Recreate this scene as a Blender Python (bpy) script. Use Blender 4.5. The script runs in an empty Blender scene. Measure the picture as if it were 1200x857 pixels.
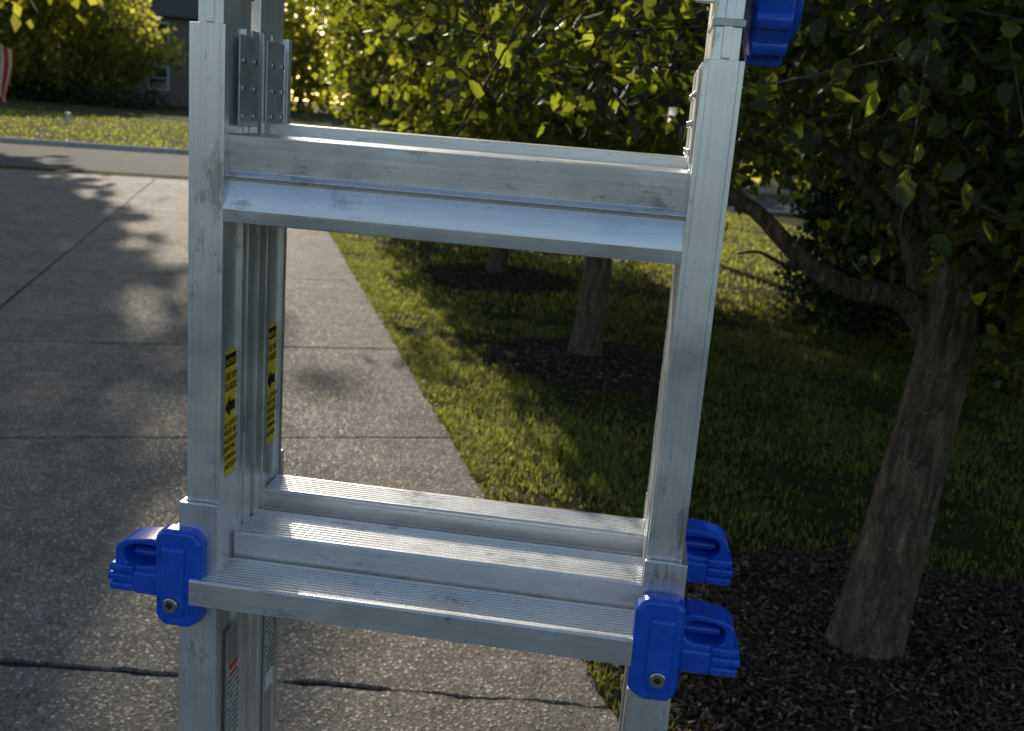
import bpy, math, numpy as np
from mathutils import Vector, Matrix
rng=np.random.default_rng(7)
S=bpy.context.scene
COL=S.collection
H=1.5
# ---------------------------------------------------------------- helpers
def link(o,parent=None):
    COL.objects.link(o)
    if parent is not None: o.parent=parent
    return o
def empty(name,loc=(0,0,0),rz=0):
    e=bpy.data.objects.new(name,None); e.location=loc; e.rotation_euler=(0,0,rz); e.empty_display_size=.2
    return link(e)
def np_mesh(name,co,faces_list,mat,parent=None,smooth=False):
    me=bpy.data.meshes.new(name)
    co=np.asarray(co,dtype=np.float32)
    me.vertices.add(len(co)); me.vertices.foreach_set('co',co.ravel())
    loops=np.concatenate([f.ravel() for f in faces_list]).astype(np.int32)
    starts=[];c=0
    for f in faces_list:
        starts.append(c+np.arange(len(f))*f.shape[1]); c+=f.size
    starts=np.concatenate(starts).astype(np.int32)
    me.loops.add(len(loops)); me.loops.foreach_set('vertex_index',loops)
    me.polygons.add(len(starts)); me.polygons.foreach_set('loop_start',starts)
    me.update(calc_edges=True); me.validate()
    if smooth: me.polygons.foreach_set('use_smooth',np.ones(len(me.polygons),dtype=bool))
    me.materials.append(mat)
    return link(bpy.data.objects.new(name,me),parent)
def py_mesh(name,v,f,mat,parent=None,bevel=0,seg=2,smooth=False):
    me=bpy.data.meshes.new(name); me.from_pydata(v,[],f); me.update()
    import bmesh
    bm=bmesh.new(); bm.from_mesh(me); bmesh.ops.recalc_face_normals(bm,faces=bm.faces); bm.to_mesh(me); bm.free()
    me.materials.append(mat)
    o=link(bpy.data.objects.new(name,me),parent)
    if bevel>0:
        m=o.modifiers.new('b','BEVEL'); m.width=bevel; m.segments=seg; m.limit_method='ANGLE'; m.angle_limit=math.radians(35)
        for p in me.polygons: p.use_smooth=True
        m.harden_normals=True
    if smooth:
        for p in me.polygons: p.use_smooth=True
    return o
def extr(name,pts,a0,a1,axis,mat,parent=None,bevel=0,seg=2):
    n=len(pts); v=[]
    for a in (a0,a1):
        for p in pts:
            v.append({'x':(a,p[0],p[1]),'y':(p[0],a,p[1]),'z':(p[0],p[1],a)}[axis])
    f=[list(range(n))[::-1],list(range(n,2*n))]
    for i in range(n): f.append([i,(i+1)%n,n+(i+1)%n,n+i])
    return py_mesh(name,v,f,mat,parent,bevel,seg)
def box(name,x0,x1,y0,y1,z0,z1,mat,parent=None,bevel=0,seg=2):
    return extr(name,[(x0,y0),(x1,y0),(x1,y1),(x0,y1)],z0,z1,'z',mat,parent,bevel,seg)
def cyl(name,c,r,h,axis,mat,parent=None,bevel=0,n=28,r2=None):
    pts=[(math.cos(2*math.pi*i/n),math.sin(2*math.pi*i/n)) for i in range(n)]
    r2=r if r2 is None else r2
    v=[]
    for a,rr in ((-h/2,r),(h/2,r2)):
        for p in pts:
            q={'x':(a,p[0]*rr,p[1]*rr),'y':(p[0]*rr,a,p[1]*rr),'z':(p[0]*rr,p[1]*rr,a)}[axis]
            v.append((c[0]+q[0],c[1]+q[1],c[2]+q[2]))
    f=[list(range(n)),list(range(n,2*n))]+[[i,(i+1)%n,n+(i+1)%n,n+i] for i in range(n)]
    return py_mesh(name,v,f,mat,parent,bevel)
def tube(path,radii,n=12,jit=0.0,cap=True,r=rng):
    P=np.array(path,float); m=len(P); v=[]
    T=np.gradient(P,axis=0); T/=np.linalg.norm(T,axis=1)[:,None]
    ref=np.array([0.13,1,0.07]) if abs(T[0][1])<.9 else np.array([1,0,0.1])
    ang=np.linspace(0,2*np.pi,n,endpoint=False)
    lob=1+jit*np.sin(3*ang+1)+jit*.7*np.sin(5*ang+2)
    for i in range(m):
        a=np.cross(T[i],ref); a/=np.linalg.norm(a); b=np.cross(T[i],a)
        rr=radii[i]*(lob+jit*r.normal(0,.35,n))
        v.append(P[i]+rr[:,None]*(np.cos(ang)[:,None]*a+np.sin(ang)[:,None]*b))
    v=np.concatenate(v); q=[]
    for i in range(m-1):
        for j in range(n):
            q.append([i*n+j,i*n+(j+1)%n,(i+1)*n+(j+1)%n,(i+1)*n+j])
    return v,np.array(q)
def smooth_path(pts,k):
    P=[np.array(p,float) for p in pts]; P=[2*P[0]-P[1]]+P+[2*P[-1]-P[-2]]; out=[]
    for i in range(1,len(P)-2):
        for t in np.linspace(0,1,k,endpoint=False):
            p0,p1,p2,p3=P[i-1:i+3]
            out.append(.5*((2*p1)+(-p0+p2)*t+(2*p0-5*p1+4*p2-p3)*t*t+(-p0+3*p1-3*p2+p3)*t**3))
    out.append(P[-2]); return out
# ---------------------------------------------------------------- materials
class MB:
    def __init__(s,name):
        s.m=bpy.data.materials.new(name); s.m.use_nodes=True; s.t=s.m.node_tree; s.n=s.t.nodes; s.l=s.t.links
        s.n.clear(); s.out=s.n.new('ShaderNodeOutputMaterial'); s.p=s.n.new('ShaderNodeBsdfPrincipled')
        s.l.new(s.p.outputs[0],s.out.inputs[0]); s.tc=s.n.new('ShaderNodeTexCoord')
    def co(s,scale=(1,1,1)):
        mp=s.n.new('ShaderNodeMapping'); mp.inputs['Scale'].default_value=scale
        s.l.new(s.tc.outputs['Object'],mp.inputs[0]); return mp.outputs[0]
    def noise(s,scale,detail=4,rough=.6,co=None,dist=0):
        n=s.n.new('ShaderNodeTexNoise'); n.inputs['Scale'].default_value=scale; n.inputs['Detail'].default_value=detail
        n.inputs['Roughness'].default_value=rough; n.inputs['Distortion'].default_value=dist
        s.l.new(co if co is not None else s.tc.outputs['Object'],n.inputs['Vector']); return n.outputs['Fac']
    def vnode(s,scale,co=None):
        n=s.n.new('ShaderNodeTexVoronoi'); n.inputs['Scale'].default_value=scale
        s.l.new(co if co is not None else s.tc.outputs['Object'],n.inputs['Vector']); return n
    def vor(s,scale,co=None,out='Distance'): return s.vnode(scale,co).outputs[out]
    def ramp(s,fac,stops,interp='LINEAR'):
        r=s.n.new('ShaderNodeValToRGB'); r.color_ramp.interpolation=interp
        e=r.color_ramp.elements
        while len(e)<len(stops): e.new(.5)
        for el,(p,c) in zip(e,stops):
            el.position=p; el.color=(c,c,c,1) if isinstance(c,(int,float)) else (*c,1)
        s.l.new(fac,r.inputs[0]); return r.outputs[0]
    def mix(s,fac,a,b,mode='MIX'):
        m=s.n.new('ShaderNodeMix'); m.data_type='RGBA'; m.blend_type=mode
        for k,v in ((0,fac),(6,a),(7,b)):
            if isinstance(v,bpy.types.NodeSocket): s.l.new(v,m.inputs[k])
            elif k==0: m.inputs[0].default_value=v
            else: m.inputs[k].default_value=(v,v,v,1) if isinstance(v,(int,float)) else (*v,1)
        return m.outputs[2]
    def math(s,op,a,b=0):
        m=s.n.new('ShaderNodeMath'); m.operation=op
        for k,v in ((0,a),(1,b)):
            if isinstance(v,bpy.types.NodeSocket): s.l.new(v,m.inputs[k])
            else: m.inputs[k].default_value=v
        return m.outputs[0]
    def bump(s,h,strength=.5,dist=.01,normal=None):
        b=s.n.new('ShaderNodeBump'); b.inputs['Strength'].default_value=strength; b.inputs['Distance'].default_value=dist
        s.l.new(h,b.inputs['Height'])
        if normal is not None: s.l.new(normal,b.inputs['Normal'])
        s.l.new(b.outputs[0],s.p.inputs['Normal']); return b.outputs[0]
    def set(s,k,v):
        i=s.p.inputs[k]
        if isinstance(v,bpy.types.NodeSocket): s.l.new(v,i)
        elif isinstance(v,tuple): i.default_value=(*v,1)
        else: i.default_value=v
def simple(name,col,rough=.5,metal=0,bumps=None):
    b=MB(name); n=b.noise(30,2)
    b.set('Base Color',b.mix(n,tuple(c*.8 for c in col),tuple(min(1,c*1.15) for c in col)))
    b.set('Roughness',rough); b.set('Metallic',metal)
    if bumps: b.bump(b.noise(bumps,3),.3,.003)
    return b.m
def aluminium(name,stretch,base=.86,rough=.32,metal=.72):
    b=MB(name)
    br=b.noise(1,2,.6,b.co(stretch))
    big=b.noise(11,3,.7)
    st2=tuple(1 if s>50 else .45 for s in stretch)
    smud=b.ramp(b.noise(26,5,.8,b.co(st2)),[(.34,.36),(.42,1.0)])
    scr=b.ramp(b.noise(1,3,.8,b.co(tuple(s*.5 if s>50 else s*2.2 for s in stretch))),[(.28,.38),(.35,1.0)])
    spk=b.ramp(b.vor(170,None),[(.05,.12),(.13,1.0)])
    c=b.ramp(big,[(.3,(base*.86,base*.87,base*.88)),(.7,(base*1.05,base*1.05,base*1.04))])
    c=b.mix(.22,c,b.ramp(br,[(.3,.45),(.7,1.0)]),'MULTIPLY')
    c=b.mix(.60,c,smud,'MULTIPLY'); c=b.mix(.42,c,scr,'MULTIPLY')
    msk=b.ramp(big,[(.52,0.0),(.60,.8)])
    c=b.mix(msk,c,b.mix(1.0,c,spk,'MULTIPLY'))
    b.set('Base Color',c); b.set('Metallic',metal)
    r=b.ramp(big,[(.3,rough-.06),(.7,rough+.12)]); b.set('Roughness',r)
    b.bump(b.math('ADD',b.math('MULTIPLY',br,.3),big),.16,.0015)
    return b.m
AL_V=aluminium('aluminium_rail',(260,260,5))
AL_H=aluminium('aluminium_rung',(5,260,260))
AL_D=aluminium('aluminium_dull',(260,260,8),base=.55,rough=.45)
BLUE=MB('blue_plastic'); BLUE.set('Base Color',BLUE.ramp(BLUE.noise(60,3),[(.3,(.006,.07,.50)),(.7,(.012,.11,.66))])); BLUE.set('Roughness',.30); BLUE.bump(BLUE.noise(220,2),.12,.001); BLUE=BLUE.m
STEEL=simple('steel_bolt',(.55,.55,.53),.3,1)
BLACK=simple('black_print',(.012,.012,.012),.5)
YEL=simple('yellow_label',(.70,.52,.02),.42)
WHITE=simple('white_label',(.75,.75,.72),.45)
RED=simple('red_label',(.5,.03,.02),.45)
RUBBER=simple('rubber',(.03,.03,.03),.8)

def concrete():
    b=MB('exposed_aggregate_concrete')
    tc=b.tc.outputs['Object']; w=b.n.new('ShaderNodeTexNoise'); w.inputs['Scale'].default_value=45; w.inputs['Detail'].default_value=1; b.l.new(tc,w.inputs['Vector'])
    vm=b.n.new('ShaderNodeMix'); vm.data_type='VECTOR'; vm.inputs[0].default_value=.014; b.l.new(tc,vm.inputs[4]); b.l.new(w.outputs['Color'],vm.inputs[5]); co=vm.outputs[1]
    n1=b.vnode(80,co); n2=b.vnode(190,co); v1=n1.outputs['Distance']; v2=n2.outputs['Distance']
    sep=b.n.new('ShaderNodeSeparateColor'); b.l.new(n1.outputs['Color'],sep.inputs[0])
    sep2=b.n.new('ShaderNodeSeparateColor'); b.l.new(n2.outputs['Color'],sep2.inputs[0])
    pebcol=b.ramp(sep.outputs[0],[(0,(.10,.088,.074)),(.35,(.30,.26,.21)),(.7,(.50,.44,.36)),(1,(.74,.67,.57))])
    mat=b.ramp(sep2.outputs[1],[(0,(.15,.134,.113)),(1,(.43,.38,.32))])
    show=b.ramp(sep.outputs[1],[(.35,0.0),(.45,1.0)])
    edge=b.ramp(v1,[(.34,1.0),(.48,0.0)])
    m=b.math('MULTIPLY',show,edge)
    c=b.mix(m,mat,pebcol)
    st=b.ramp(b.noise(1.3,5,.75),[(.3,.5),(.7,1.0)]); c=b.mix(.75,c,st,'MULTIPLY')
    st2=b.ramp(b.noise(8,4,.75),[(.38,.55),(.6,1.0)]); c=b.mix(.6,c,st2,'MULTIPLY')
    b.set('Base Color',c)
    b.set('Roughness',b.mix(m,.95,.55)); b.set('Specular IOR Level',.35)
    h=b.math('MULTIPLY',b.math('SUBTRACT',.55,v1),show)
    h2=b.math('MULTIPLY',b.math('SUBTRACT',.5,v2),.6)
    b.bump(b.math('ADD',h,h2),.9,.007)
    return b.m
CONC=concrete()
def asphalt():
    b=MB('asphalt'); b.set('Base Color',b.mix(b.noise(120,2),b.ramp(b.noise(.6,4),[(.3,.06),(.7,.09)]),.13)); b.set('Roughness',.95); b.set('Specular IOR Level',.2)
    b.bump(b.noise(150,2),.5,.01); return b.m
ASPH=asphalt()
def kerbm():
    b=MB('kerb_concrete'); b.set('Base Color',b.ramp(b.noise(6,5,.7),[(.3,(.34,.33,.31)),(.7,(.52,.50,.47))])); b.set('Roughness',.85); b.bump(b.noise(80,3),.4,.005); return b.m
KERB=kerbm()
def lawn():
    b=MB('lawn_soil')
    g=b.ramp(b.noise(9,5,.75),[(.3,(.026,.034,.011)),(.5,(.06,.078,.02)),(.7,(.12,.14,.035))])
    br=b.ramp(b.noise(1.4,5,.7),[(.42,0.0),(.62,.8)])
    c=b.mix(br,g,b.ramp(b.noise(60,3),[(.3,(.04,.028,.015)),(.7,(.12,.088,.048))]))
    b.set('Base Color',c); b.set('Roughness',1.0); b.set('Specular IOR Level',.1); b.bump(b.noise(90,4,.8),1.0,.04); return b.m
LAWN=lawn()
def mulchm():
    b=MB('bark_mulch'); c=b.ramp(b.noise(70,4,.8),[(.3,(.022,.016,.011)),(.7,(.10,.072,.052))]); b.set('Base Color',c); b.set('Roughness',1); b.set('Specular IOR Level',.1); b.bump(b.noise(60,4,.8),1,.03); return b.m
MULCH=mulchm()
def chipm():
    b=MB('bark_chips'); g=b.n.new('ShaderNodeNewGeometry')
    b.set('Base Color',b.ramp(g.outputs['Random Per Island'],[(0,(.028,.019,.013)),(.6,(.10,.070,.050)),(.93,(.18,.132,.10)),(1,(.36,.30,.24))])); b.set('Roughness',1); b.set('Specular IOR Level',.08); return b.m
CHIP=chipm()
def bark():
    b=MB('bark'); co=b.co((1,1,.22))
    v=b.vor(55,co); n=b.noise(30,5,.8,co,.8)
    c=b.ramp(n,[(.33,(.035,.024,.017)),(.5,(.13,.09,.06)),(.68,(.27,.195,.135))])
    lich=b.ramp(b.noise(60,4,.7),[(.60,0.0),(.66,.8)])
    c=b.mix(lich,c,(.30,.29,.24)); b.set('Base Color',c); b.set('Roughness',.95)
    b.bump(b.math('ADD',n,b.math('MULTIPLY',v,.6)),1,.05); return b.m
BARK=bark()
def foliage(name,dark,light,trans,tw=.45,rough=.45,mid=.65,low=.25):
    b=MB(name); g=b.n.new('ShaderNodeNewGeometry'); r=g.outputs['Random Per Island']
    c=b.ramp(r,[(0,dark),(.8,light),(1,tuple(min(1,x*1.5) for x in light))])
    b.set('Base Color',c); b.set('Roughness',rough)
    t=b.n.new('ShaderNodeBsdfTranslucent')
    tcol=b.ramp(r,[(0,tuple(x*low for x in trans)),(mid,tuple(x*(low+.25) for x in trans)),(1,trans)]); b.l.new(tcol,t.inputs[0])
    m=b.n.new('ShaderNodeMixShader'); m.inputs[0].default_value=tw
    b.l.new(b.p.outputs[0],m.inputs[1]); b.l.new(t.outputs[0],m.inputs[2]); b.l.new(m.outputs[0],b.out.inputs[0])
    return b.m
LEAF=foliage('pear_leaves',(.016,.030,.008),(.045,.07,.015),(.80,.88,.06),.52,.45,.5,.22)
LEAF_SHADED=foliage('pear_leaves_shaded',(.010,.020,.005),(.030,.050,.010),(.72,.82,.05),.45,.55,.74,.10)  # darker copy of the pear leaves, crown shade put into the colour
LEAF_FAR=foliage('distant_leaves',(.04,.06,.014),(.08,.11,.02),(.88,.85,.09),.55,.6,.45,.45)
LEAF_EV=foliage('evergreen_needles',(.010,.022,.008),(.025,.045,.012),(.05,.08,.015),.2,.6)
LEAF_SH=foliage('shrub_leaves',(.04,.07,.012),(.09,.12,.02),(.85,.80,.03),.5,.5)
GRASS=foliage('grass_blades',(.034,.050,.014),(.10,.12,.03),(.84,.90,.14),.5,.6,.55,.35)
DRY=foliage('dry_leaves',(.06,.03,.012),(.18,.09,.03),(.3,.14,.03),.3,.7)
# ---------------------------------------------------------------- driveway frame
TH=math.radians(15); cU=math.cos(TH); sU=math.sin(TH)
U0=.958
def gz(v):
    if v<21.0: return -.03
    if v<21.25: return -.14
    if v<30.4: return -.14
    if v<30.7: return -.02
    if v<80: return -.02+.019*(v-30.7)
    return .92+.004*(v-80)
vs=sorted(set([-300,-120,-50,-20,-8]+list(np.arange(-4,21,1.0))+[20.95,21.24,21.26,25,30.38,30.41,30.72]+list(np.arange(32,80,4.0))+[80,110,160,240,400,700]))
us=[-500,-250,-120,-60,-40,-30,-20,-14,-10,-6,-3,0,3,6,10,14,20,30,45,60,120,250,500]
gv=[(u,v,gz(v)) for v in vs for u in us]; nu=len(us)
gf=[[j*nu+i,j*nu+i+1,(j+1)*nu+i+1,(j+1)*nu+i] for j in range(len(vs)-1) for i in range(nu-1)]
g=py_mesh('ground',gv,gf,LAWN); g.rotation_euler=(0,0,TH)
st=py_mesh('street',[(-120,21.27,-.12),(120,21.27,-.12),(120,30.37,-.12),(-120,30.37,-.12)],[[0,1,2,3]],ASPH); st.rotation_euler=(0,0,TH)
kp=empty('kerb',(0,0,0),TH)
UL=-4.25
for i,(a,b_,v0,v1) in enumerate([(-120,UL-.95,21.1,21.26),(U0+.95,120,21.1,21.26),(-120,120,30.38,30.54)]):
    box('kerb_run_%d'%i,a,b_,v0,v1,-.15,.0 if i<2 else .02,KERB,kp,.015)
dw=empty('driveway',(0,0,0),TH)
jr=np.random.default_rng(3)
def jline(p0,p1,step,amp):
    L=math.dist(p0,p1); n=max(2,int(L/step)); out=[]
    off=0
    for i in range(n+1):
        t=i/n; off=.75*off+jr.normal(0,amp)*jr.uniform(.2,1.5)
        out.append((p0[0]+(p1[0]-p0[0])*t, p0[1]+(p1[1]-p0[1])*t+off*(1 if amp>0 else 0)))
    return out
UM=-1.62
jA=lambda u: 2.585+(-.255)*(u-(-.18))
joints=[('f',-3.0),('a',None),('f',4.62),('f',6.47),('f',9.13),('f',11.6),('f',14.1),('f',16.6),('f',19.6)]
def vj(k,u): return jA(u) if joints[k][0]=='a' else joints[k][1]
cols=[(UL,UM),(UM,U0)]
k=0
for ci,(a,b_) in enumerate(cols):
    a2=a+(.008 if ci else 0); b2=b_-(.008 if ci==0 else 0)
    for j in range(len(joints)-1):
        g0=.012 if j==1 else .007; g1=.012 if j+1==1 else .007
        am0=.0042 if j==1 else .002; am1=.0042 if j+1==1 else .002
        lo=jline((a2,vj(j,a2)+g0),(b2,vj(j,b2)+g0),.03 if j==1 else .02,am0)
        hi=jline((a2,vj(j+1,a2)-g1),(b2,vj(j+1,b2)-g1),.034 if j==0 else .02,am1)
        side=[]
        if ci==1:
            n=int((hi[-1][1]-lo[-1][1])/.04)
            side=[(b2+jr.normal(0,.005),lo[-1][1]+(hi[-1][1]-lo[-1][1])*(i+1)/(n+1)) for i in range(n)]
        poly=lo+side+hi[::-1]
        z=jr.normal(0,.0012)
        extr('slab_%d'%k,poly,-.09,z,'z',CONC,dw,.003,1); k+=1
py_mesh('apron',[(UL,19.612,-.002),(U0,19.612,-.002),(U0+.9,21.26,-.112),(UL-.9,21.26,-.112),(UL,19.612,-.2),(U0,19.612,-.2),(U0+.9,21.26,-.2),(UL-.9,21.26,-.2)],
  [[0,1,2,3],[4,5,6,7],[0,1,5,4],[1,2,6,5],[2,3,7,6],[3,0,4,7]],KERB,dw)
py_mesh('joint_dirt',[(UL,-3,-.012),(U0-.01,-3,-.012),(U0-.01,19.6,-.012),(UL,19.6,-.012)],[[0,1,2,3]],simple('joint_soil',(.03,.025,.02),1),dw)
# ---------------------------------------------------------------- leaves etc.
def basis(D):
    D=D/np.linalg.norm(D,axis=1)[:,None]
    R=rng.normal(size=D.shape); Sx=np.cross(D,R); Sx/=np.linalg.norm(Sx,axis=1)[:,None]
    N=np.cross(Sx,D); return D,Sx,N
LT=np.array([(0,0,0),(.30,.30,.08),(.27,.72,.05),(0,1.08,-.07),(-.27,.72,.05),(-.30,.30,.08)])
QT=np.array([(0,0,0),(.38,.5,.08),(0,1,-.05),(-.38,.5,.08)])
def leaves(name,P,D,size,mat,parent,full=True,flat=None):
    T=LT if full else QT
    D,Sx,N=basis(D)
    if flat is not None:
        up=np.tile(np.array([0,0,1.]),(len(P),1))+rng.normal(0,flat,P.shape)
        Sx=np.cross(D,up); Sx/=np.linalg.norm(Sx,axis=1)[:,None]; N=np.cross(Sx,D)
    sz=size*rng.uniform(.6,1.15,len(P))
    co=P[:,None,:]+sz[:,None,None]*(T[None,:,0:1]*Sx[:,None,:]+T[None,:,1:2]*D[:,None,:]+T[None,:,2:3]*N[:,None,:])
    n=len(P); k=len(T); base=np.arange(n)[:,None]*k
    if full: F=[np.concatenate([base+np.array([0,1,2,3]),base+np.array([0,3,4,5])])]
    else: F=[base+np.array([0,1,2,3])]
    return np_mesh(name,co.reshape(-1,3),F,mat,parent)
def prisms(name,A,B,r,mat,parent):
    D,Sx,N=basis(B-A); n=len(A); vs_=[]
    for P,rr in((A,r),(B,r*.4)):
        for k in range(3):
            an=2*np.pi*k/3; vs_.append(P+rr*(math.cos(an)*Sx+math.sin(an)*N))
    co=np.stack(vs_,1).reshape(-1,3); b=np.arange(n)[:,None]*6
    F=[np.concatenate([b+np.array([0,1,4,3]),b+np.array([1,2,5,4]),b+np.array([2,0,3,5])])]
    return np_mesh(name,co,F,mat,parent)
def tree(name,x,y,R,zb,zt,tr,nclu,npl,ls,mat=LEAF,fork=1.15,full=True,seed=1,lean=(0.03,0),extra=None,ymin=None,twigs=True,bulge=.35,nlimb=16,gap=.35,keep=None,lobe=1.0,zexp=1.15,addC=None):
    r=np.random.default_rng(seed); e=empty(name,(x,y,-.03))
    hh=zt*.82; m=16; zz=np.concatenate([[-.08,0.0,.06,.15,.3],np.linspace(.5,hh,m)])
    ph=r.uniform(0,6,2)
    path=[(lean[0]*z+.03*math.sin(z*1.6+ph[0])*min(z,1),lean[1]*z+.03*math.sin(z*1.3+ph[1])*min(z,1),z) for z in zz]
    rad=[tr*(1.26 if z<=0 else (1+.24*math.exp(-z/.09)))*(1-.28*min(z/fork,1))*(1 if z<fork else max(.12,1-(z-fork)/(hh-fork)*.9)) for z in zz]
    V,Q=tube(path,rad,20,.045,r=r); VV=[V];QQ=[Q];c=len(V)
    def prof(z,th):
        t=(z-zb)/(zt-zb)
        f=np.where(t<bulge,.62+.38*np.sin(np.clip(t/bulge,0,1)*np.pi/2),np.sqrt(np.clip(1-((t-bulge)/(1-bulge))**2,0,1)))
        return R*f*(1+lobe*(.16*np.sin(3*th+ph[0]+z*1.3)+.12*np.sin(5*th-z*2.1+ph[1])))
    z=r.uniform(0,1,nclu)**zexp*(zt-zb)+zb; th=r.uniform(0,2*np.pi,nclu)
    rr=prof(z,th)*r.uniform(0.05,1,nclu)**.45
    C=np.stack([rr*np.cos(th)+lean[0]*z,rr*np.sin(th)+lean[1]*z,z+r.normal(0,.08,nclu)],1)
    ng=26; G=np.stack([r.uniform(-R,R,ng),r.uniform(-R,R,ng),r.uniform(zb,zt,ng)],1)
    if gap>0:
        d=np.min(np.linalg.norm(C[:,None]-G[None],axis=2),axis=1); C=C[(d>gap*R/1.7*r.uniform(.5,1.2,len(C)))]
    if keep is not None: C=C[keep(C,r)]
    if addC is not None: C=np.concatenate([C,addC(r)-np.array([x,y,-.03])])
    idx=r.choice(len(C),min(nlimb,len(C)),replace=False)
    for i in idx:
        t=C[i]; z0=fork+.0+max(0,(t[2]-fork)*.35)*r.uniform(.6,1.0); z0=min(z0,hh*.9)
        s=np.array([lean[0]*z0,lean[1]*z0,z0]); mid=(s+t)/2+np.array([0,0,.10*np.linalg.norm(t-s)])+r.normal(0,.05,3)
        p=smooth_path([s,mid,t],5); L=len(p); r0=tr*.30*(1-.5*(z0/hh))
        V,Q=tube(p,[r0*(1-.82*i_/(L-1)) for i_ in range(L)],7,.06,r=r); VV.append(V);QQ.append(Q+c);c+=len(V)
    if extra:
        for pts,r0,r1 in extra:
            p=smooth_path([(a-x,b-y,c_+.03) for a,b,c_ in pts],7); L=len(p)
            V,Q=tube(p,[r0+(r1-r0)*(i_/(L-1))**.8 for i_ in range(L)],12,.08,r=r); VV.append(V);QQ.append(Q+c);c+=len(V)
    np_mesh('trunk_and_limbs',np.concatenate(VV),[np.concatenate(QQ)],BARK,e,True)
    out=C-np.array([0,0,1])*C[:,2:3]; out/=np.linalg.norm(out,axis=1)[:,None]+1e-6
    tw=out*.7+r.normal(0,.45,C.shape)+np.array([0,0,.15]); tw/=np.linalg.norm(tw,axis=1)[:,None]
    tl=r.uniform(.25,.5,len(C))*(R/1.7)
    A=C-tw*tl[:,None]*.6; B=C+tw*tl[:,None]*.6
    if ymin is not None:
        k=(B[:,1]+y>ymin)&(A[:,1]+y>ymin); A,B,tw,tl=A[k],B[k],tw[k],tl[k]
    if twigs: prisms('twigs',A,B,.004 if full else .012,BARK,e)
    n=len(A)*npl; ii=np.repeat(np.arange(len(A)),npl); t=r.uniform(0,1,n)[:,None]
    P=A[ii]*(1-t)+B[ii]*t+r.normal(0,.045*(ls/.07),(n,3))
    D=tw[ii]*.5+r.normal(0,.7,(n,3))+np.array([0,0,-.55])
    leaves('foliage',P,D,ls,mat,e,full)
    return e
def front_clusters(r):
    n=430; X=r.uniform(.62,2.1,n); Y=r.uniform(2.05,2.95,n); Z=r.uniform(1.12,2.1,n)
    ok=Z>np.interp(X,[.62,.95,1.08,1.2,1.4],[1.62,1.52,1.36,1.20,1.12])+.0*(Y)
    return np.stack([X,Y,Z],1)[ok]
k1=lambda C,r: (C[:,2]>np.interp(C[:,0],[-1.2,-.35,-.12,.06,.25],[1.62,1.54,1.42,1.22,1.12]))&(C[:,0]>-1.45)
tree('pear_tree',1.14,2.87,1.55,1.08,5.4,.104,2700,17,.053,LEAF_SHADED,seed=11,lean=(.055,0),ymin=1.85,fork=1.0,keep=k1,bulge=.2,zexp=1.7,gap=.22,addC=front_clusters,
  extra=[([(1.19,2.87,1.0),(1.085,2.87,1.10),(.93,2.87,1.12),(.79,2.88,1.19),(.66,2.90,1.30),(.55,2.93,1.37),(.35,2.97,1.60)],.042,.014),
         ([(1.20,2.87,1.0),(1.32,2.80,1.22),(1.5,2.75,1.5),(1.7,2.7,1.9)],.05,.015),
         ([(.80,2.88,1.19),(.74,2.86,1.17),(.66,2.85,1.20),(.60,2.86,1.19)],.008,.003),
         ([(1.19,2.87,1.0),(1.12,2.95,1.25),(1.02,3.1,1.6),(.9,3.2,2.1)],.05,.015)])
tree('pear_tree.001',.48,6.68,1.6,1.36,5.5,.105,1700,15,.074,seed=12)
tree('pear_tree.002',-.22,10.15,1.55,1.36,5.4,.10,1500,13,.10,seed=13,full=False)
tree('pear_tree.003',-1.2,13.7,1.55,1.4,5.4,.10,1200,12,.12,seed=14,full=False)
tree('pear_tree.004',-2.2,17.2,1.40,1.4,5.4,.10,900,12,.13,seed=15,full=False)
tree('shade_tree',-18.6,29.6,7.6,4.6,18.5,.28,7000,9,.60,LEAF_FAR,fork=3.5,full=False,seed=21,gap=0,bulge=.66,lobe=.18,zexp=1.0)
tree('shade_tree.001',-28,31,7.5,4.7,17,.28,1800,9,.65,LEAF_FAR,fork=3.5,full=False,seed=28,gap=0)
tree('maple_tree',-28.0,60,6.2,1.5,8.3,.22,2200,11,.36,LEAF_FAR,fork=1.8,full=False,seed=22,bulge=.4)
tree('maple_tree.001',-38,63,6,1.5,8.5,.25,1100,11,.40,LEAF_FAR,fork=2,full=False,seed=23)
def mass(name,blobs,n,size,mat,seed,zmin=0.02,trunk=False):
    r=np.random.default_rng(seed); vol=np.array([b[3]*b[4]*b[5] for b in blobs])**.8; cnt=(n*vol/vol.sum()).astype(int); PP=[]
    e=empty(name,(0,0,0))
    for b,k in zip(blobs,cnt):
        d=r.normal(size=(k,3)); d/=np.linalg.norm(d,axis=1)[:,None]
        ph=r.uniform(0,6,4)
        rad=(r.uniform(0,1,k)**.3)*(1+.16*np.sin(4*d[:,0]*2+ph[0])+.14*np.sin(7*d[:,2]+ph[1])+.14*np.sin(6*d[:,1]+ph[2]))
        rad=np.minimum(rad,1.25)
        P=np.array(b[:3])+d*rad[:,None]*np.array(b[3:6])
        PP.append(P+r.normal(0,size*.8,P.shape))
    P=np.concatenate(PP); P=P[P[:,2]>zmin]
    D=r.normal(0,.8,P.shape)+np.array([0,0,.2])
    leaves('foliage',P,D,size,mat,e,False)
    if trunk:
        VV=[];QQ=[];c=0
        for b in blobs:
            h=b[2]+b[5]*.4; V,Q=tube([(b[0],b[1],-.2),(b[0]+.1,b[1],h*.5),(b[0],b[1]+.1,h)],[.05*b[3]+.03,.04*b[3]+.02,.01],8,.05)
            VV.append(V);QQ.append(Q+c);c+=len(V)
        np_mesh('trunks',np.concatenate(VV),[np.concatenate(QQ)],BARK,e,True)
    return e
r=np.random.default_rng(5); bl=[]
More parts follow.
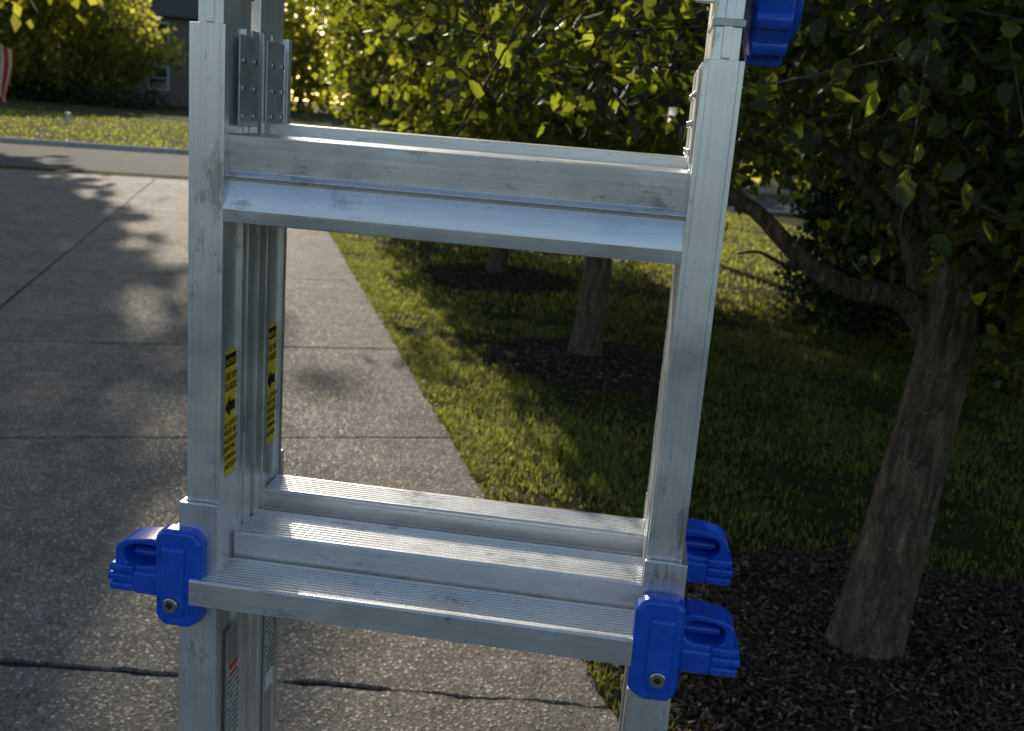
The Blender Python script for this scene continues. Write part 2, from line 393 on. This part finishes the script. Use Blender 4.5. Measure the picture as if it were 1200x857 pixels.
for x in np.arange(-62,62,5.5):
    yy=84+r.uniform(-5,6)-.1*abs(x); hgt=r.uniform(4.6,6.4)
    bl.append((x,yy,hgt*.85+.8,4.6,3.5,hgt))
for x in np.arange(4,46,4.5):
    bl.append((x,36+r.uniform(-3,3),3.6,3.4,3,3.9))
mass('distant_trees',bl,52000,.80,LEAF_FAR,31,trunk=True)
mass('hedge',[(x,56+.35*abs(math.sin(x)),1.0,1.3,.9,.7) for x in np.arange(-44,-20,1.8)],5000,.22,LEAF_EV,32,trunk=True)
mass('evergreen_shrub',[(2.75,8.3,.75,.62,.6,.95),(2.95,8.5,1.4,.5,.5,.9)],12000,.065,LEAF_EV,33,trunk=True)
mass('evergreen_shrub.001',[(4.1,9.2,.9,1.0,.9,1.2),(5.0,10.2,1.7,1.2,1.1,1.7)],12000,.10,LEAF_EV,34,trunk=True)
mass('leafy_shrub',[(3.4,6.6,.55,.6,.5,.5),(4.2,7.2,.7,.7,.6,.65)],6000,.07,LEAF_SH,35,trunk=True)
tree('oak_tree',7.2,13.5,3.2,1.7,8.5,.2,1400,12,.18,LEAF,fork=1.8,full=False,seed=26)
tree('oak_tree.001',5.0,7.0,2.4,1.3,6.5,.16,1500,12,.13,LEAF_SHADED,fork=1.5,full=False,seed=27)
tree('oak_tree.002',3.4,10.5,2.2,1.7,6.5,.14,1400,12,.16,LEAF,fork=1.5,full=False,seed=29)
tree('lawn_shade_tree',1.9,13.9,1.9,1.9,6.5,.13,1200,12,.17,LEAF,fork=1.7,full=False,seed=30)  # added tree, placed to throw shade over the right-hand lawn
# ---------------------------------------------------------------- mulch rings
def mulch(name,x,y,R,nch,seed):
    r=np.random.default_rng(seed); e=empty(name,(x,y,-.03)); n=48; v=[(0,0,.07)]; f=[]
    ph=r.uniform(0,6,3)
    def rad(a): return R*(1+.07*np.sin(2*a+ph[0])+.05*np.sin(5*a+ph[1])+.03*np.sin(9*a+ph[2]))
    rings=[.3,.6,.85,1.0]; hs=[.06,.05,.035,.004]
    for q,h in zip(rings,hs):
        for i in range(n):
            a=2*math.pi*i/n; v.append((rad(a)*q*math.cos(a),rad(a)*q*math.sin(a),h+(r.normal(0,.006) if q<1 else 0)))
    for i in range(n): f.append([0,1+i,1+(i+1)%n])
    for k in range(3):
        for i in range(n): f.append([1+k*n+i,1+k*n+(i+1)%n,1+(k+1)*n+(i+1)%n,1+(k+1)*n+i])
    py_mesh('mulch_bed',v,f,MULCH,e,smooth=True)
    a=r.uniform(0,2*np.pi,nch); q=np.sqrt(r.uniform(0,1.12,nch)); rr=rad(a)*q
    z=np.interp(q,[0,.3,.6,.85,1,1.1],[.07,.06,.05,.035,.006,.004])+r.uniform(0,.010,nch)
    P=np.stack([rr*np.cos(a),rr*np.sin(a),z],1)
    X=P[:,0]+x; Y=P[:,1]+y; u=X*cU+Y*sU; P=P[u>U0+.01]
    D=r.normal(0,1,P.shape)*np.array([1,1,.35]); D/=np.linalg.norm(D,axis=1)[:,None]
    sz=r.uniform(.35,1.6,(len(P),1))
    A=P-D*.011*sz; B=P+D*.011*sz
    prisms('bark_chips',A,B,.005,CHIP,e)
mulch('mulch_ring',1.30,2.75,.90,20000,41)
mulch('mulch_ring.001',.50,6.6,.72,5000,42)
mulch('mulch_ring.002',-.2,10.1,.8,2500,43)
mulch('mulch_ring.003',-1.2,13.7,.8,1000,44)
# ---------------------------------------------------------------- grass
def grass(name,n,u0,u1,v0,v1,hmin,hmax,w,seed,clip=True,power=1.0,thr=-.5):
    r=np.random.default_rng(seed)
    u=r.uniform(u0,u1,n); v=v0+(v1-v0)*r.uniform(0,1,n)**power
    X=u*cU-v*sU; Y=u*sU+v*cU
    keep=np.ones(n,bool)
    for (mx,my,mr) in ((1.30,2.75,.88),(.5,6.6,.70),(-.2,10.1,.76),(-1.2,13.7,.76)):
        keep&=(np.hypot(X-mx,Y-my)>mr*r.uniform(.88,1.12,n))
    pt=np.sin(X*2.3+1.1*np.sin(Y*1.7))*np.sin(Y*2.9+X)+.5*np.sin(X*7+Y*5)*np.sin(Y*6-X*3)+.4*np.sin(X*17+2*np.sin(Y*11))*np.sin(Y*19+X*5)
    keep&=(pt+r.uniform(-.8,.8,n))>thr
    X,Y,u,v,pt=X[keep],Y[keep],u[keep],v[keep],pt[keep]; n=len(X)
    hgt=r.uniform(hmin,hmax,n)*(1+.3*pt); an=r.uniform(0,2*np.pi,n); ben=r.uniform(.3,1.3,n)
    Sx=np.stack([np.cos(an),np.sin(an),np.zeros(n)],1); F=np.stack([-np.sin(an),np.cos(an),np.zeros(n)],1)
    base=np.stack([X,Y,np.array([gz(q) for q in v])],1); Z=np.array([0,0,1.])
    ww=w*r.uniform(.6,1.3,n)[:,None]; h=hgt[:,None]; be=ben[:,None]
    mid=base+Z*h*.6+F*h*be*.25; tip=base+Z*h*(1-.25*be)+F*h*be*.85
    co=np.stack([base-Sx*ww,base+Sx*ww,mid+Sx*ww*.8,mid-Sx*ww*.8,tip],1).reshape(-1,3)
    b=np.arange(n)[:,None]*5
    return np_mesh(name,co,[b+np.array([0,1,2,3]),b+np.array([3,2,4])],GRASS)
gp=empty('grass')
for o in (grass('blades_near',95000,U0+.012,U0+4.6,1.0,8,.02,.052,.0025,51,thr=-.32),
          grass('blades_edge',18000,U0-.006,U0+.14,1.0,14,.02,.05,.0022,54,thr=-.75),
          grass('blades_strip',26000,U0+.01,U0+.75,2.5,12,.02,.045,.0026,56,thr=-.4),
          grass('blades_mid',60000,U0+.012,U0+9,8,20.9,.03,.06,.006,52,power=1.2),
          grass('blades_left',4000,UL-2.5,UL,14,20.9,.04,.08,.008,55),
          grass('blades_far',26000,-30,10,30.8,48,.05,.10,.025,53)): o.parent=gp
r=np.random.default_rng(61); n=420
u=r.uniform(U0+.01,U0+4,n); u[:45]=U0+np.abs(r.normal(0,.05,45))-.02; v=r.uniform(2,11,n); X=u*cU-v*sU; Y=u*sU+v*cU
P=np.stack([X,Y,np.where(u<U0,.006,.02+r.uniform(0,.03,n))],1); D=r.normal(0,1,P.shape)*np.array([1,1,.12])
leaves('fallen_leaves',P,D,.035,DRY,None,True,flat=.25)
# ---------------------------------------------------------------- house, flag, marker
def brickm():
    b=MB('brick'); t=b.n.new('ShaderNodeTexBrick'); t.inputs['Scale'].default_value=5; t.inputs['Color1'].default_value=(.16,.12,.10,1); t.inputs['Color2'].default_value=(.22,.17,.14,1); t.inputs['Mortar'].default_value=(.3,.28,.25,1)
    mp=b.n.new('ShaderNodeMapping'); mp.inputs['Rotation'].default_value=(math.radians(90),0,0); b.l.new(b.tc.outputs['Object'],mp.inputs[0]); b.l.new(mp.outputs[0],t.inputs[0]); b.set('Base Color',t.outputs[0]); b.set('Roughness',.9); return b.m
BRICK=brickm(); ROOF=simple('roof_shingles',(.07,.065,.06),.9,0,20); TRIM=simple('white_trim',(.7,.7,.68),.5); GLASS=simple('window_glass',(.03,.04,.05),.08); DOOR=simple('door_paint',(.12,.03,.02),.4)
hs=empty('brick_house',(-27,67,.65),math.radians(15))
box('walls',-8,8,0,9,0,5.6,BRICK,hs)
py_mesh('roof',[(-8.5,-.5,5.55),(8.5,-.5,5.55),(8.5,9.5,5.55),(-8.5,9.5,5.55),(-5,4.5,8.6),(5,4.5,8.6)],[[0,1,5,4],[1,2,5],[2,3,4,5],[3,0,4],[3,2,1,0]],ROOF,hs)
for i,(wx,wz) in enumerate([(-6,1),(-3,1),(3,1),(6,1),(-6,3.7),(-3,3.7),(0,3.7),(3,3.7),(6,3.7)]):
    box('window_frame_%d'%i,wx-.65,wx+.65,-.06,.02,wz,wz+1.5,TRIM,hs); box('window_pane_%d'%i,wx-.55,wx+.55,-.075,.0,wz+.1,wz+1.4,GLASS,hs); box('window_bar_%d'%i,wx-.55,wx+.55,-.085,.0,wz+.72,wz+.78,TRIM,hs)
box('door_frame',-.7,.7,-.06,.02,0,2.4,TRIM,hs); box('door',-.5,.5,-.09,.0,.05,2.2,DOOR,hs)
fp=empty('flag',(-18.0,35.0,0))
cyl('pole',(0,0,1.45),.025,3.2,'z',TRIM,fp); cyl('pole_knob',(0,0,3.07),.05,.08,'z',TRIM,fp,.01)
nx,nz=14,26
def flag_pt(i,j):
    s=i/nx; t=j/nz
    return (.03+s*.72*(1-.35*t)+.05*math.sin(t*5),.09*math.sin(s*9+t*2),2.9-t*1.7-s*.5)
for k in range(2):
    V=[flag_pt(i,j) for j in range(nz+1) for i in range(nx+1)]
    Fr=[[j*(nx+1)+i,j*(nx+1)+i+1,(j+1)*(nx+1)+i+1,(j+1)*(nx+1)+i] for j in range(nz) for i in range(nx) if (((i//2)%2)==k)]
    py_mesh(('cloth_red','cloth_white')[k],V,Fr,(RED,WHITE)[k],fp,smooth=True)
mk=empty('utility_marker',(-16.2,36.6,.08)); cyl('post',(0,0,.2),.07,.45,'z',TRIM,mk,.02); cyl('cap',(0,0,.45),.09,.08,'z',TRIM,mk,.02)
# ---------------------------------------------------------------- LADDER
CX=-.178; CY=1.035
a65=math.radians(6.5)
lad=empty('folding_ladder',(CX*math.cos(a65)+CY*math.sin(a65),-CX*math.sin(a65)+CY*math.cos(a65),0),-a65)
def lx(X): return X-CX
def ly(Y): return Y-CY
def lz(z): return z+H
def LB(name,x0,x1,y0,y1,z0,z1,mat,bev=.0012,seg=2): return box(name,lx(x0),lx(x1),ly(y0),ly(y1),lz(z0),lz(z1),mat,lad,bev,seg)
XL,XR=-.415,.057
def mirrorx(side,o): return (XL+o) if side=='l' else (XR-o)
for side in 'lr':
    for half,(ya,yb) in (('front',(.945,1.030)),('rear',(1.127,1.042))):
        s=1 if yb>ya else -1
        def P(o,d): return (lx(mirrorx(side,o)),ly(ya+s*d))
        w=.0175
        prof=[(-w,0),(-w*.75,0),(-w*.72,.0008),(w*.72,.0008),(w*.75,0),(w,0),(w,.011),(.0135,.0115),(.013,.014),(.013,.048),(.0135,.050),(w,.0505),(w,.0605),(w-.003,.061),(w-.003,.066),(w,.0665),(w,.085),(-w,.085)]
        extr('inner_rail_%s_%s'%(side,half),[P(*q) for q in prof],lz(-1.28),lz(.066),'z',AL_V,lad,.0009,2)
        ow=.0195; t=.0035
        cp=[(-ow-t,-.007),(ow-.001,-.007),(ow-.001,-.002),(-ow+.001,-.002),(-ow+.001,.0865),(ow-.006,.0865),(ow-.006,.0895),(-ow-t,.0895)]
        extr('base_rail_%s_%s'%(side,half),[P(*q) for q in cp],lz(-1.47),lz(-.405),'z',AL_V,lad,.0009,2)
        extr('base_liner_%s_%s'%(side,half),[P(.0178,.020),(P(.0205,.020)),P(.0205,.046),P(.0178,.046)],lz(-1.45),lz(-.56),'z',AL_D,lad,.0005,1)
        cyl('rubber_foot_%s_%s'%(side,half),(lx(mirrorx(side,0)),ly(ya+s*.04),lz(-1.484)),.034,.03,'z',RUBBER,lad,.004)
        xa,xb=sorted((mirrorx(side,.0179),mirrorx(side,.0200)))
        y0,y1=sorted((ya+s*.030,ya+s*.080))
        LB('hinge_plate_%s_%s'%(side,half),xa,xb,y0,y1,-.026,.060,AL_D,.0008)
        for zz in (-.016,.010,.036):
            for dd in (.038,.066):
                cyl('rivet',(lx(mirrorx(side,.0208)),ly(ya+s*dd),lz(zz)),.0036,.003,'x',STEEL,lad,.0012,14)
        if half=='front':
            LB('hinge_arm_%s'%side,mirrorx(side,0)-.0125,mirrorx(side,0)+.0125,.952,1.022,.050,.30,AL_V,.002)
            LB('hinge_arm_rib_%s'%side,mirrorx(side,0)-.004,mirrorx(side,0)+.004,.9495,.953,.067,.30,AL_V,.001)
            LB('hinge_collar_%s'%side,mirrorx(side,0)-.0145,mirrorx(side,0)+.0145,.9490,1.024,.094,.101,AL_D,.001)
        else:
            LB('hinge_arm_rear_%s'%side,mirrorx(side,0)-.011,mirrorx(side,0)+.011,1.049,1.118,.050,.30,AL_V,.002)
    xs=mirrorx(side,-.001)
    cyl('hinge_disc_%s'%side,(lx(xs),ly(1.035),lz(.20)),.068,.026,'x',AL_D,lad,.003,40)
cyl('hinge_lock_knob',(lx(.096),ly(1.015),lz(.132)),.060,.036,'x',BLUE,lad,.008,40)
cyl('hinge_lock_cap',(lx(.116),ly(1.015),lz(.132)),.040,.012,'x',BLUE,lad,.006,40)
for i in range(12):
    an=i*math.pi/6; cyl('knob_grip',(lx(.096),ly(1.015+.056*math.cos(an)),lz(.132+.056*math.sin(an))),.009,.033,'x',BLUE,lad,.003,14)
cyl('hinge_axle',(lx(.078),ly(1.015),lz(.132)),.02,.02,'x',STEEL,lad,.001,20)
LB('hinge_lock_latch',.026,.043,.944,.951,.112,.135,STEEL,.001)
def rung(name,x0,x1,y0,y1,z0,z1,ribs=9,facegroove=False,bev=.0003):
    pts=[(y0,z0)]
    if facegroove:
        pts+=[(y0-.0,z0+(z1-z0)*.18),(y0+.0012,z0+(z1-z0)*.2),(y0+.0012,z0+(z1-z0)*.8),(y0,z0+(z1-z0)*.82)]
    pts.append((y0,z1-.002)); pts.append((y0+.0015,z1))
    a=y0+.005; wd=(y1-y0-.008)/ribs
    for i in range(ribs):
        s=a+i*wd
        pts+=[(s,z1),(s+wd*.12,z1-.0026),(s+wd*.52,z1-.0026),(s+wd*.64,z1)]
    pts+=[(y1,z1),(y1,z1-.016),(y1-.003,z1-.016),(y1-.003,z1-.005),(y0+.004,z1-.005),(y0+.004,z0+.003),(y0+.014,z0+.003),(y0+.014,z0)]
    return extr(name,[(ly(p[0]),lz(p[1])) for p in pts],lx(x0),lx(x1),'x',AL_H,lad,bev,1)
XI0,XI1=XL+.017,XR-.017
rung('base_rung_1',-.418,.036,.918,.983,-.508,-.480,10)
rung('rung_1',XI0,XI1,.988,1.056,-.486,-.452,10)
rung('rear_rung_1',XI0,XI1,1.072,1.122,-.462,-.433,7,facegroove=True)
for i,z in enumerate((-.84,-1.20)):
    rung('base_rung_%d'%(i+2),-.416,.036,.918,.983,z-.028,z,11)
    rung('rear_base_rung_%d'%(i+1),XI0,XI1,1.07,1.15,z-.028,z,9)
    rung('rung_%d'%(i+3),XI0,XI1,.990,1.033,z-.012,z+.02,9)
def XP(name,pts,x0,x1,bev=.0006,mat=AL_H): return extr(name,[(ly(p[0]),lz(p[1])) for p in pts],lx(x0),lx(x1),'x',mat,lad,bev,2)
XP('top_rung_front',[(.955,-.034),(.9565,-.0675),(.953,-.069),(.9505,-.0720),(.952,-.0750),(.9555,-.0765),(.9450,-.1020),(.9450,-.1040),(.9470,-.1155),(.956,-.1155),(.962,-.079),(.960,-.039),(1.026,-.039),(1.026,-.034),
   (1.022,-.0325),(1.014,-.034),(1.010,-.0325),(1.002,-.034),(.998,-.0325),(.990,-.034),(.986,-.0325),(.978,-.034),(.974,-.0325),(.966,-.034),(.960,-.0325)],XI0,XI1)
XP('top_rung_rear',[(1.046,-.022),(1.046,-.124),(1.052,-.129),(1.115,-.129),(1.115,-.124),(1.056,-.122),(1.053,-.120),(1.053,-.028),(1.118,-.028),(1.118,-.022)],XI0,XI1)
def label(name,yc,w,z0,z1,xs,base,kind):
    LB(name,xs-.0004,xs+.0003,yc-w/2,yc+w/2,z0,z1,base,0)
    if kind=='caution':
        LB(name+'_head',xs+.0003,xs+.0008,yc-w*.46,yc+w*.46,z1-.016,z1-.003,BLACK,0)
        rows=[('CAUTION',z1-.0135,.0062,YEL),('USE BY',z1-.030,.0085,BLACK),('GUIDE',z1-.041,.0085,BLACK),('ALL LOCKS',z0+.055,.0058,BLACK),('MUST BE',z0+.046,.0066,BLACK),('ENGAGED',z0+.037,.0066,BLACK),('BEFORE',z0+.028,.0066,BLACK),('CLIMBING',z0+.019,.006,BLACK),('LADDER',z0+.009,.0066,BLACK)]
        zc=z0+.076; v=[(xs+.0009,yc-w*.42,zc),(xs+.0009,yc,zc+.011),(xs+.0009,yc,zc+.005),(xs+.0009,yc+w*.4,zc+.005),(xs+.0009,yc+w*.4,zc-.005),(xs+.0009,yc,zc-.005),(xs+.0009,yc,zc-.011)]
        py_mesh(name+'_arrow',[(lx(a),ly(b),lz(c)) for a,b,c in v],[[0,1,2,3,4,5,6]],BLACK,lad)
    else:
        LB(name+'_band',xs+.0003,xs+.0008,yc-w*.5,yc+w*.5,z1-.016,z1-.0005,RED,0)
        rows=[('DANGER',z1-.0115,.0065,WHITE)]+[(t,z1-.022-.0068*i,.0045,BLACK) for i,t in enumerate(['FAILURE TO','READ AND','FOLLOW ALL','STEPS ON','THIS UNIT','MAY RESULT','IN INJURY','KEEP BODY','CENTERED','BETWEEN','SIDE RAILS'])]
    for i,(tx,z,sz,mt) in enumerate(rows):
        c=bpy.data.curves.new(name+'_t','FONT'); c.body=tx; c.size=sz*1.3; c.align_x='CENTER'; c.materials.append(mt); c.extrude=.0001
        o=bpy.data.objects.new(name+'_text_%d'%i,c); link(o,lad); o.location=(lx(xs+.0012),ly(yc),lz(z)); o.rotation_euler=(math.radians(90),0,math.radians(90))
xw=XL+.0136
label('caution_label',.977,.031,-.385,-.250,xw,YEL,'caution')
label('caution_label_rear',1.0945,.031,-.385,-.245,xw,YEL,'caution')
label('danger_label',.978,.024,-.71,-.60,XL+.0212,WHITE,'danger')
label('danger_label_rear',1.094,.024,-.70,-.585,XL+.0212,WHITE,'danger')
def lock(tag,xc,outs,yc,zc,yfront,s=1,bw=.050,sc=1.0,handle=True):
    ix=xc-outs*bw
    ya,yb=sorted((yfront,yfront+s*.022))
    pr=[(ix,zc+.036),(ix+outs*.010,zc+.047),(xc-outs*.008,zc+.047),(xc,zc+.040),(xc,zc-.050),(xc-outs*.008,zc-.060),(ix+outs*.014,zc-.060),(ix,zc-.050)]
    extr('lock_bracket_'+tag,[(lx(a),lz(b)) for a,b in pr],ly(ya),ly(yb),'y',BLUE,lad,.005,3)
    yo=yfront-s*.004
    y2,y3=sorted((yo,yfront+s*.01))
    xm=xc-outs*.020
    if bw>.04:
        box('lock_boss_'+tag,lx(xm-.013),lx(xm+.013),ly(y2),ly(y3),lz(zc-.048),lz(zc+.030),BLUE,lad,.005,3)
    cyl('lock_bolt_'+tag,(lx(xm),ly(yo-s*.0015),lz(zc-.032)),.0082,.007,'y',STEEL,lad,.0018,22)
    cyl('lock_bolt_socket_'+tag,(lx(xm),ly(yo-s*.0052),lz(zc-.032)),.0036,.001,'y',BLACK,lad,0,6)
    y4,y5=sorted((yfront+s*.004,yfront+s*.085))
    box('lock_side_'+tag,lx(min(xc+outs*.001,xc-outs*.012)),lx(max(xc+outs*.001,xc-outs*.012)),ly(y4),ly(y5),lz(zc-.046),lz(zc+.034),BLUE,lad,.004,3)
    if not handle: return
    n=40; outer=[];hole=[]
    for i in range(n):
        an=2*math.pi*i/n; c,s_=math.cos(an),math.sin(an)
        ex=.48
        ox=.024+.028*(abs(c)**ex)*(1 if c>0 else -1); oz=.029*(abs(s_)**ex)*(1 if s_>0 else -1)
        if oz>0: oz*=1-.20*max(0,(ox-.01)/.042)
        oz-=.002
        outer.append((ox,oz))
        hole.append((.022+.0200*(abs(c)**.7)*(1 if c>0 else -1),.007+.0115*(abs(s_)**.7)*(1 if s_>0 else -1)-.05*(.0185*c)))
    v=[];th=.019
    for yy in (-th,th):
        for (a,b) in outer: v.append((lx(xc+outs*a),ly(yc)+yy,lz(zc+b)))
    for yy in (-th*.9,th*.9):
        for (a,b) in hole: v.append((lx(xc+outs*a),ly(yc)+yy,lz(zc+b)))
    f=[]
    for i in range(n):
        j=(i+1)%n
        f+= [[i,j,n+j,n+i],[2*n+i,2*n+j,3*n+j,3*n+i],[i,j,2*n+j,2*n+i],[n+i,n+j,3*n+j,3*n+i]]
    py_mesh('lock_handle_'+tag,v,f,BLUE,lad,.003,3)
    box('lock_backplate_'+tag,*sorted((lx(xc+outs*.002),lx(xc+outs*.046))),ly(yc)+.010,ly(yc)+.015,lz(zc-.012),lz(zc+.020),BLUE,lad,.001)
    cyl('lock_pin_'+tag,(lx(xc+outs*.02),ly(yc)+.004,lz(zc+.002)),.0055,.040,'x',BLUE,lad,.002,18)
    for q in range(3):
        x0,x1=sorted((xc+outs*.030,xc+outs*(.060-.002*abs(q-1))))
        box('lock_ridge_%s_%d'%(tag,q),lx(x0),lx(x1),ly(yc)-.0215,ly(yc)+.0205,lz(zc-.0345+.0105*q),lz(zc-.0345+.0105*q+.0092),BLUE,lad,.0032,3)
    x0,x1=sorted((xc,xc+outs*.032)); box('lock_paddle_'+tag,lx(x0),lx(x1),ly(yc)-.021,ly(yc)+.020,lz(zc-.036),lz(zc-.010),BLUE,lad,.004,3)
lock('left_front',-.457,-1,.958,-.478,.923)
lock('right_front',.082,1,.958,-.482,.916,bw=.048)
lock('left_rear',-.450,-1,1.112,-.50,1.148,-1,bw=.03,handle=False)
lock('right_rear',.082,1,1.100,-.450,1.148,-1,bw=.026)
# ---------------------------------------------------------------- camera
p=math.radians(13.4); rho=math.radians(4.6)
R0=Vector((1,0,0)); Up=Vector((0,math.sin(p),math.cos(p))); Fw=Vector((0,math.cos(p),-math.sin(p)))
rt=math.cos(rho)*R0+math.sin(rho)*Up; up=-math.sin(rho)*R0+math.cos(rho)*Up
cam=bpy.data.cameras.new('camera'); co=bpy.data.objects.new('camera',cam); link(co)
M=Matrix((rt,up,-Fw)).transposed().to_4x4(); M.translation=Vector((0,0,H)); co.matrix_world=M
cam.sensor_width=36; cam.lens=36; cam.clip_start=.05; cam.clip_end=2000
cam.dof.use_dof=True; cam.dof.focus_distance=1.03; cam.dof.aperture_fstop=11
S.camera=co
# ---------------------------------------------------------------- light
az=math.radians(-18.5); el=math.radians(22)
ts=Vector((math.sin(az)*math.cos(el),math.cos(az)*math.cos(el),math.sin(el)))
sl=bpy.data.lights.new('sun','SUN'); sl.energy=5.0; sl.angle=math.radians(.53); sl.color=(1,.89,.72)
so=bpy.data.objects.new('sun',sl); link(so); so.rotation_euler=ts.to_track_quat('Z','Y').to_euler()
w=bpy.data.worlds.new('World'); S.world=w; w.use_nodes=True; nt=w.node_tree; nt.nodes.clear()
sk=nt.nodes.new('ShaderNodeTexSky'); sk.sky_type='NISHITA'; sk.sun_disc=False; sk.sun_elevation=el; sk.sun_rotation=az
bg=nt.nodes.new('ShaderNodeBackground'); bg.inputs[1].default_value=.15; wo=nt.nodes.new('ShaderNodeOutputWorld')
nt.links.new(sk.outputs[0],bg.inputs[0]); nt.links.new(bg.outputs[0],wo.inputs[0])
S.view_settings.view_transform='Standard'; S.view_settings.look='None'; S.view_settings.exposure=0
